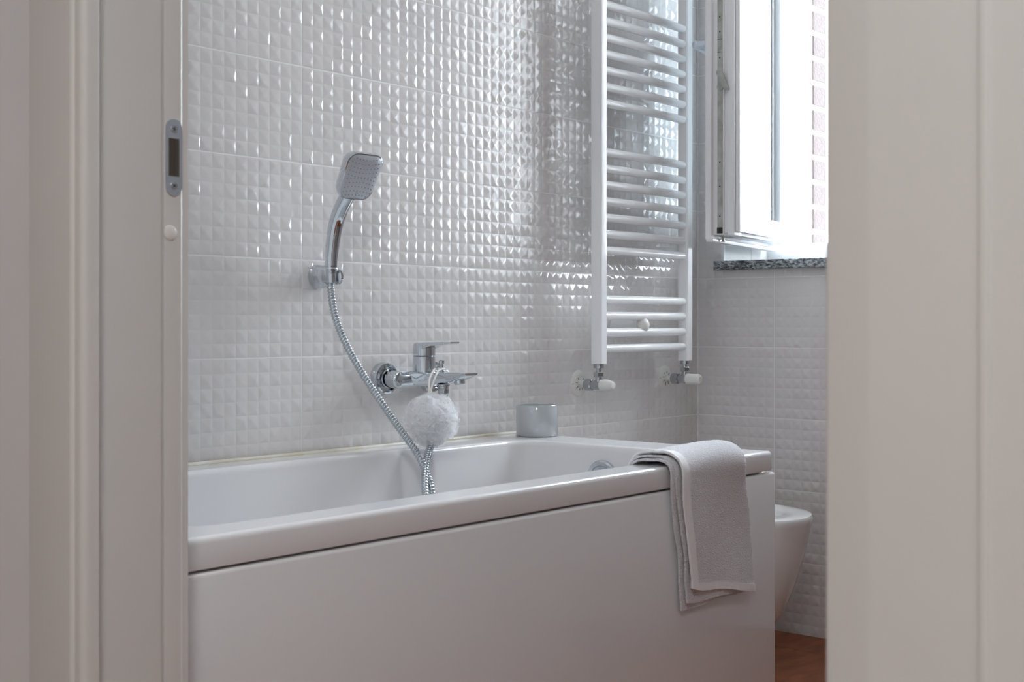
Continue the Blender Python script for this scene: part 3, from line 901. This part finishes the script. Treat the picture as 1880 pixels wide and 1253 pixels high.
bmesh.ops.create_icosphere(bm, subdivisions=4, radius=0.040)
for v in bm.verts:
    n_ = v.co.normalized()
    v.co = n_ * (0.040 + 0.004 * noise.noise(n_ * 5.0) + 0.003 * noise.noise(n_ * 13.0)) + pc
finish(bm, 'net_core', M['net'], puff, 180)
cord = [(2.017, -0.152, 0.712), (2.030, -0.142, 0.735), (2.052, -0.132, 0.758), (2.074, -0.1215, 0.7735), (2.090, -0.1195, 0.7775), (2.1015, -0.114, 0.7770), (2.100, -0.1055, 0.7765), (2.0910, -0.1040, 0.7770), (2.070, -0.1120, 0.7755), (2.042, -0.126, 0.757), (2.026, -0.139, 0.735), (2.016, -0.150, 0.712)]
bm = bmesh.new()
add_tube(bm, catmull(cord, 6), 0.0024, 8)
finish(bm, 'hanging_cord', M['cord'], puff, 60)

# ------------------------------------------------------------------ grey cup on the tub ledge
bm = bmesh.new()
cr_, ch = 0.0512, 0.0760
add_lathe(bm, (2.452, -0.0930, TZ), (0, 0, 1), [(0, cr_ - 0.005), (0.0008, cr_ - 0.002), (0.003, cr_), (ch - 0.002, cr_), (ch, cr_ - 0.0015), (ch - 0.001, cr_ - 0.0035), (0.010, cr_ - 0.0045), (0.006, cr_ - 0.008)], 64)
cup = finish(bm, 'cup', M['cup'], None, 50)
tag(cup, 'shiny grey cylindrical cup on the corner of the bathtub rim', 'cup')

# ------------------------------------------------------------------ bidet
bid = empty('bidet', (2.905, -0.3, 0))
tag(bid, 'white ceramic bidet between the bathtub and the window wall', 'bidet')
def bid_ring(front, hw_, z, back=-0.012, n=40):
    out = []
    yc = front + hw_ * 1.25
    for k in range(n):
        a = 2 * PI * k / n
        c, s = math.cos(a), math.sin(a)
        if s < 0: y = yc + s * (yc - front); x = hw_ * math.copysign(abs(c) ** 0.92, c)
        else: y = yc + (back - yc) * (abs(s) ** 0.35 if s > 0 else 0); x = hw_ * math.copysign(abs(c) ** 0.35, c)
        out.append((2.905 + x, y, z))
    return out
bm = bmesh.new()
prof = [(-0.395, 0.112, 0.0), (-0.402, 0.114, 0.02), (-0.448, 0.120, 0.08), (-0.500, 0.132, 0.15), (-0.533, 0.148, 0.23), (-0.556, 0.165, 0.31), (-0.566, 0.177, 0.362), (-0.571, 0.182, 0.380), (-0.574, 0.184, 0.391), (-0.570, 0.182, 0.3985), (-0.560, 0.175, 0.400)]
outer = [bid_ring(*p) for p in prof]
def basin(dy, hw_, z, n=40):
    return [(2.905 + hw_ * math.cos(2 * PI * k / n), -0.335 + dy * math.sin(2 * PI * k / n), z) for k in range(n)]
innr = [basin(0.175, 0.135, 0.400), basin(0.165, 0.128, 0.394), basin(0.150, 0.118, 0.36), basin(0.11, 0.09, 0.31), basin(0.04, 0.035, 0.29)]
rings(bm, outer + innr, True, True, True)
finish(bm, 'bidet_bowl', M['ceramic'], bid, 50)
lathe('bidet_tap', (2.905, -0.115, 0.398), (0, 0, 1), [(0, 0.024), (0.006, 0.023), (0.05, 0.020), (0.075, 0.020), (0.08, 0.016)], M['chrome'], bid, 24)

# ------------------------------------------------------------------ folded towel over the tub edge
tw = empty('towel', (2.22, -0.70, 0.60))
tag(tw, 'folded white terry towel draped over the bathtub edge', 'towel')
base = [(-0.632, 0.535), (-0.6330, 0.560), (-0.6350, 0.585), (-0.6430, 0.6065), (-0.660, 0.6120), (-0.685, 0.6120), (-0.706, 0.6100), (-0.7185, 0.6000), (-0.7200, 0.578), (-0.7200, 0.55), (-0.7200, 0.50), (-0.7200, 0.44), (-0.7200, 0.38), (-0.7200, 0.325)]
bp_ = catmull([(0, y, z) for y, z in base], 6)
arc = [0.0]
for i in range(1, len(bp_)): arc.append(arc[-1] + (bp_[i] - bp_[i - 1]).length)
AL = arc[-1]
def on_path(s):
    s = min(max(s, 0), AL)
    for i in range(1, len(arc)):
        if arc[i] >= s:
            t = (s - arc[i - 1]) / max(1e-9, arc[i] - arc[i - 1])
            p = bp_[i - 1].lerp(bp_[i], t); d = (bp_[i] - bp_[i - 1]).normalized()
            return p, Vector((0, d.z, -d.y)) if False else Vector((0, -(-d.z), -d.y))
    return bp_[-1], Vector((0, -1, 0))
def towel_sheet(t_off, xl_off, z_left, z_right, u0=0.0, u1=1.0, nu=44, nv=84, curl=True, thick=0.0042, v0=0.0, x_amp=1.0):
    bm = bmesh.new()
    rows = []
    for iv in range(nv + 1):
        v = v0 + (1 - v0) * iv / nv
        row = []
        for iu in range(nu + 1):
            u = u0 + (u1 - u0) * iu / nu
            zend = z_left + (z_right - z_left) * u - 0.004 * math.sin(u * 9.0) * (1 - u)
            smax = AL - (zend - 0.325)
            s = v * smax
            p, nrm = on_path(s)
            tt = t_off
            top = math.exp(-((s - 0.145) / 0.06) ** 2)
            tt += top * (0.003 + 0.010 * math.exp(-((u - 0.72) / 0.26) ** 2))     # crown where it bends over the rim
            hang = max(0.0, (s - 0.19) / (AL - 0.19))
            tt += 0.005 * hang * (0.5 + 0.5 * math.sin(u * 5.2 + s * 7 + 0.6)) + 0.0035 * noise.noise(Vector((u * 3.1, s * 9, t_off * 100)))
            tt += 0.0009 * noise.noise(Vector((u * 24, s * 80, t_off * 50)))
            if curl and u > 0.93:
                q = (u - 0.93) / 0.07
                tt -= (t_off - 0.001) * (1 - math.sqrt(max(0.0, 1 - q * q)))
            xl = 2.058 + xl_off + 0.060 * (s / AL) ** 1.1
            wdt = 0.262 - xl_off
            x = xl + wdt * u + 0.003 * math.sin(s * 23 + u) * x_amp + 0.0025 * noise.noise(Vector((s * 20, u * 2, 3.0 + t_off * 300)))
            row.append(bm.verts.new((x, p.y + nrm.y * tt, p.z + nrm.z * tt)))
        rows.append(row)
    for iv in range(nv):
        for iu in range(nu):
            bm.faces.new((rows[iv][iu], rows[iv][iu + 1], rows[iv + 1][iu + 1], rows[iv + 1][iu]))
    bmesh.ops.recalc_face_normals(bm, faces=bm.faces)
    bmesh.ops.solidify(bm, geom=list(bm.faces), thickness=thick)
    return bm
big = bmesh.new()
merge(big, towel_sheet(0.0035, 0.000, 0.3255, 0.3290))
merge(big, towel_sheet(0.0105, 0.010, 0.3400, 0.3290))
merge(big, towel_sheet(0.0180, 0.018, 0.3700, 0.3275))
finish(big, 'terry_cloth', M['towel'], tw, 60)
finish(towel_sheet(0.0196, 0.016, 0.3690, 0.3265, 0.0, 0.095, 6, 84, False, 0.0040), 'woven_border', M['towel_band'], tw, 60)

finish(towel_sheet(0.0192, 0.018, 0.3690, 0.3265, 0.0, 0.96, 44, 5, True, 0.0060, 0.966), 'hem', M['towel_band'], tw, 60)

# ------------------------------------------------------------------ added fill lamps, out of view (bathroom and hallway ceilings)
def fill_lamp(name, x, y, power, col, label, r=0.19):
    e = empty(name, (x, y, HZ)); tag(e, label, 'ceiling lamp')
    lathe('base_plate', (x, y, HZ), (0, 0, -1), [(0, r), (0.02, r), (0.022, r - 0.01)], M['plastic'], e, 40)
    lathe('diffuser', (x, y, HZ - 0.02), (0, 0, -1), [(0, r - 0.012), (0.03, r - 0.02), (0.055, r - 0.07), (0.065, 0.02)], M['glow'], e, 40)
    l = bpy.data.lights.new(name + '_light', 'AREA'); l.shape = 'DISK'; l.size = 2 * r; l.energy = power; l.color = col
    lo = bpy.data.objects.new(name + '_light', l); C.objects.link(lo); lo.parent = e
    lo.location = (0, 0, -0.09)
fill_lamp('hallway_fill', -0.40, -2.30, 31, (0.965, 0.99, 1.0), 'added round fill lamp on the hallway ceiling')  # added to brighten the door casing
fill_lamp('bathroom_fill', 2.0, -1.25, 2, (1.0, 0.90, 0.83), 'added round fill lamp on the bathroom ceiling')  # weak fill, added to lift the bathroom
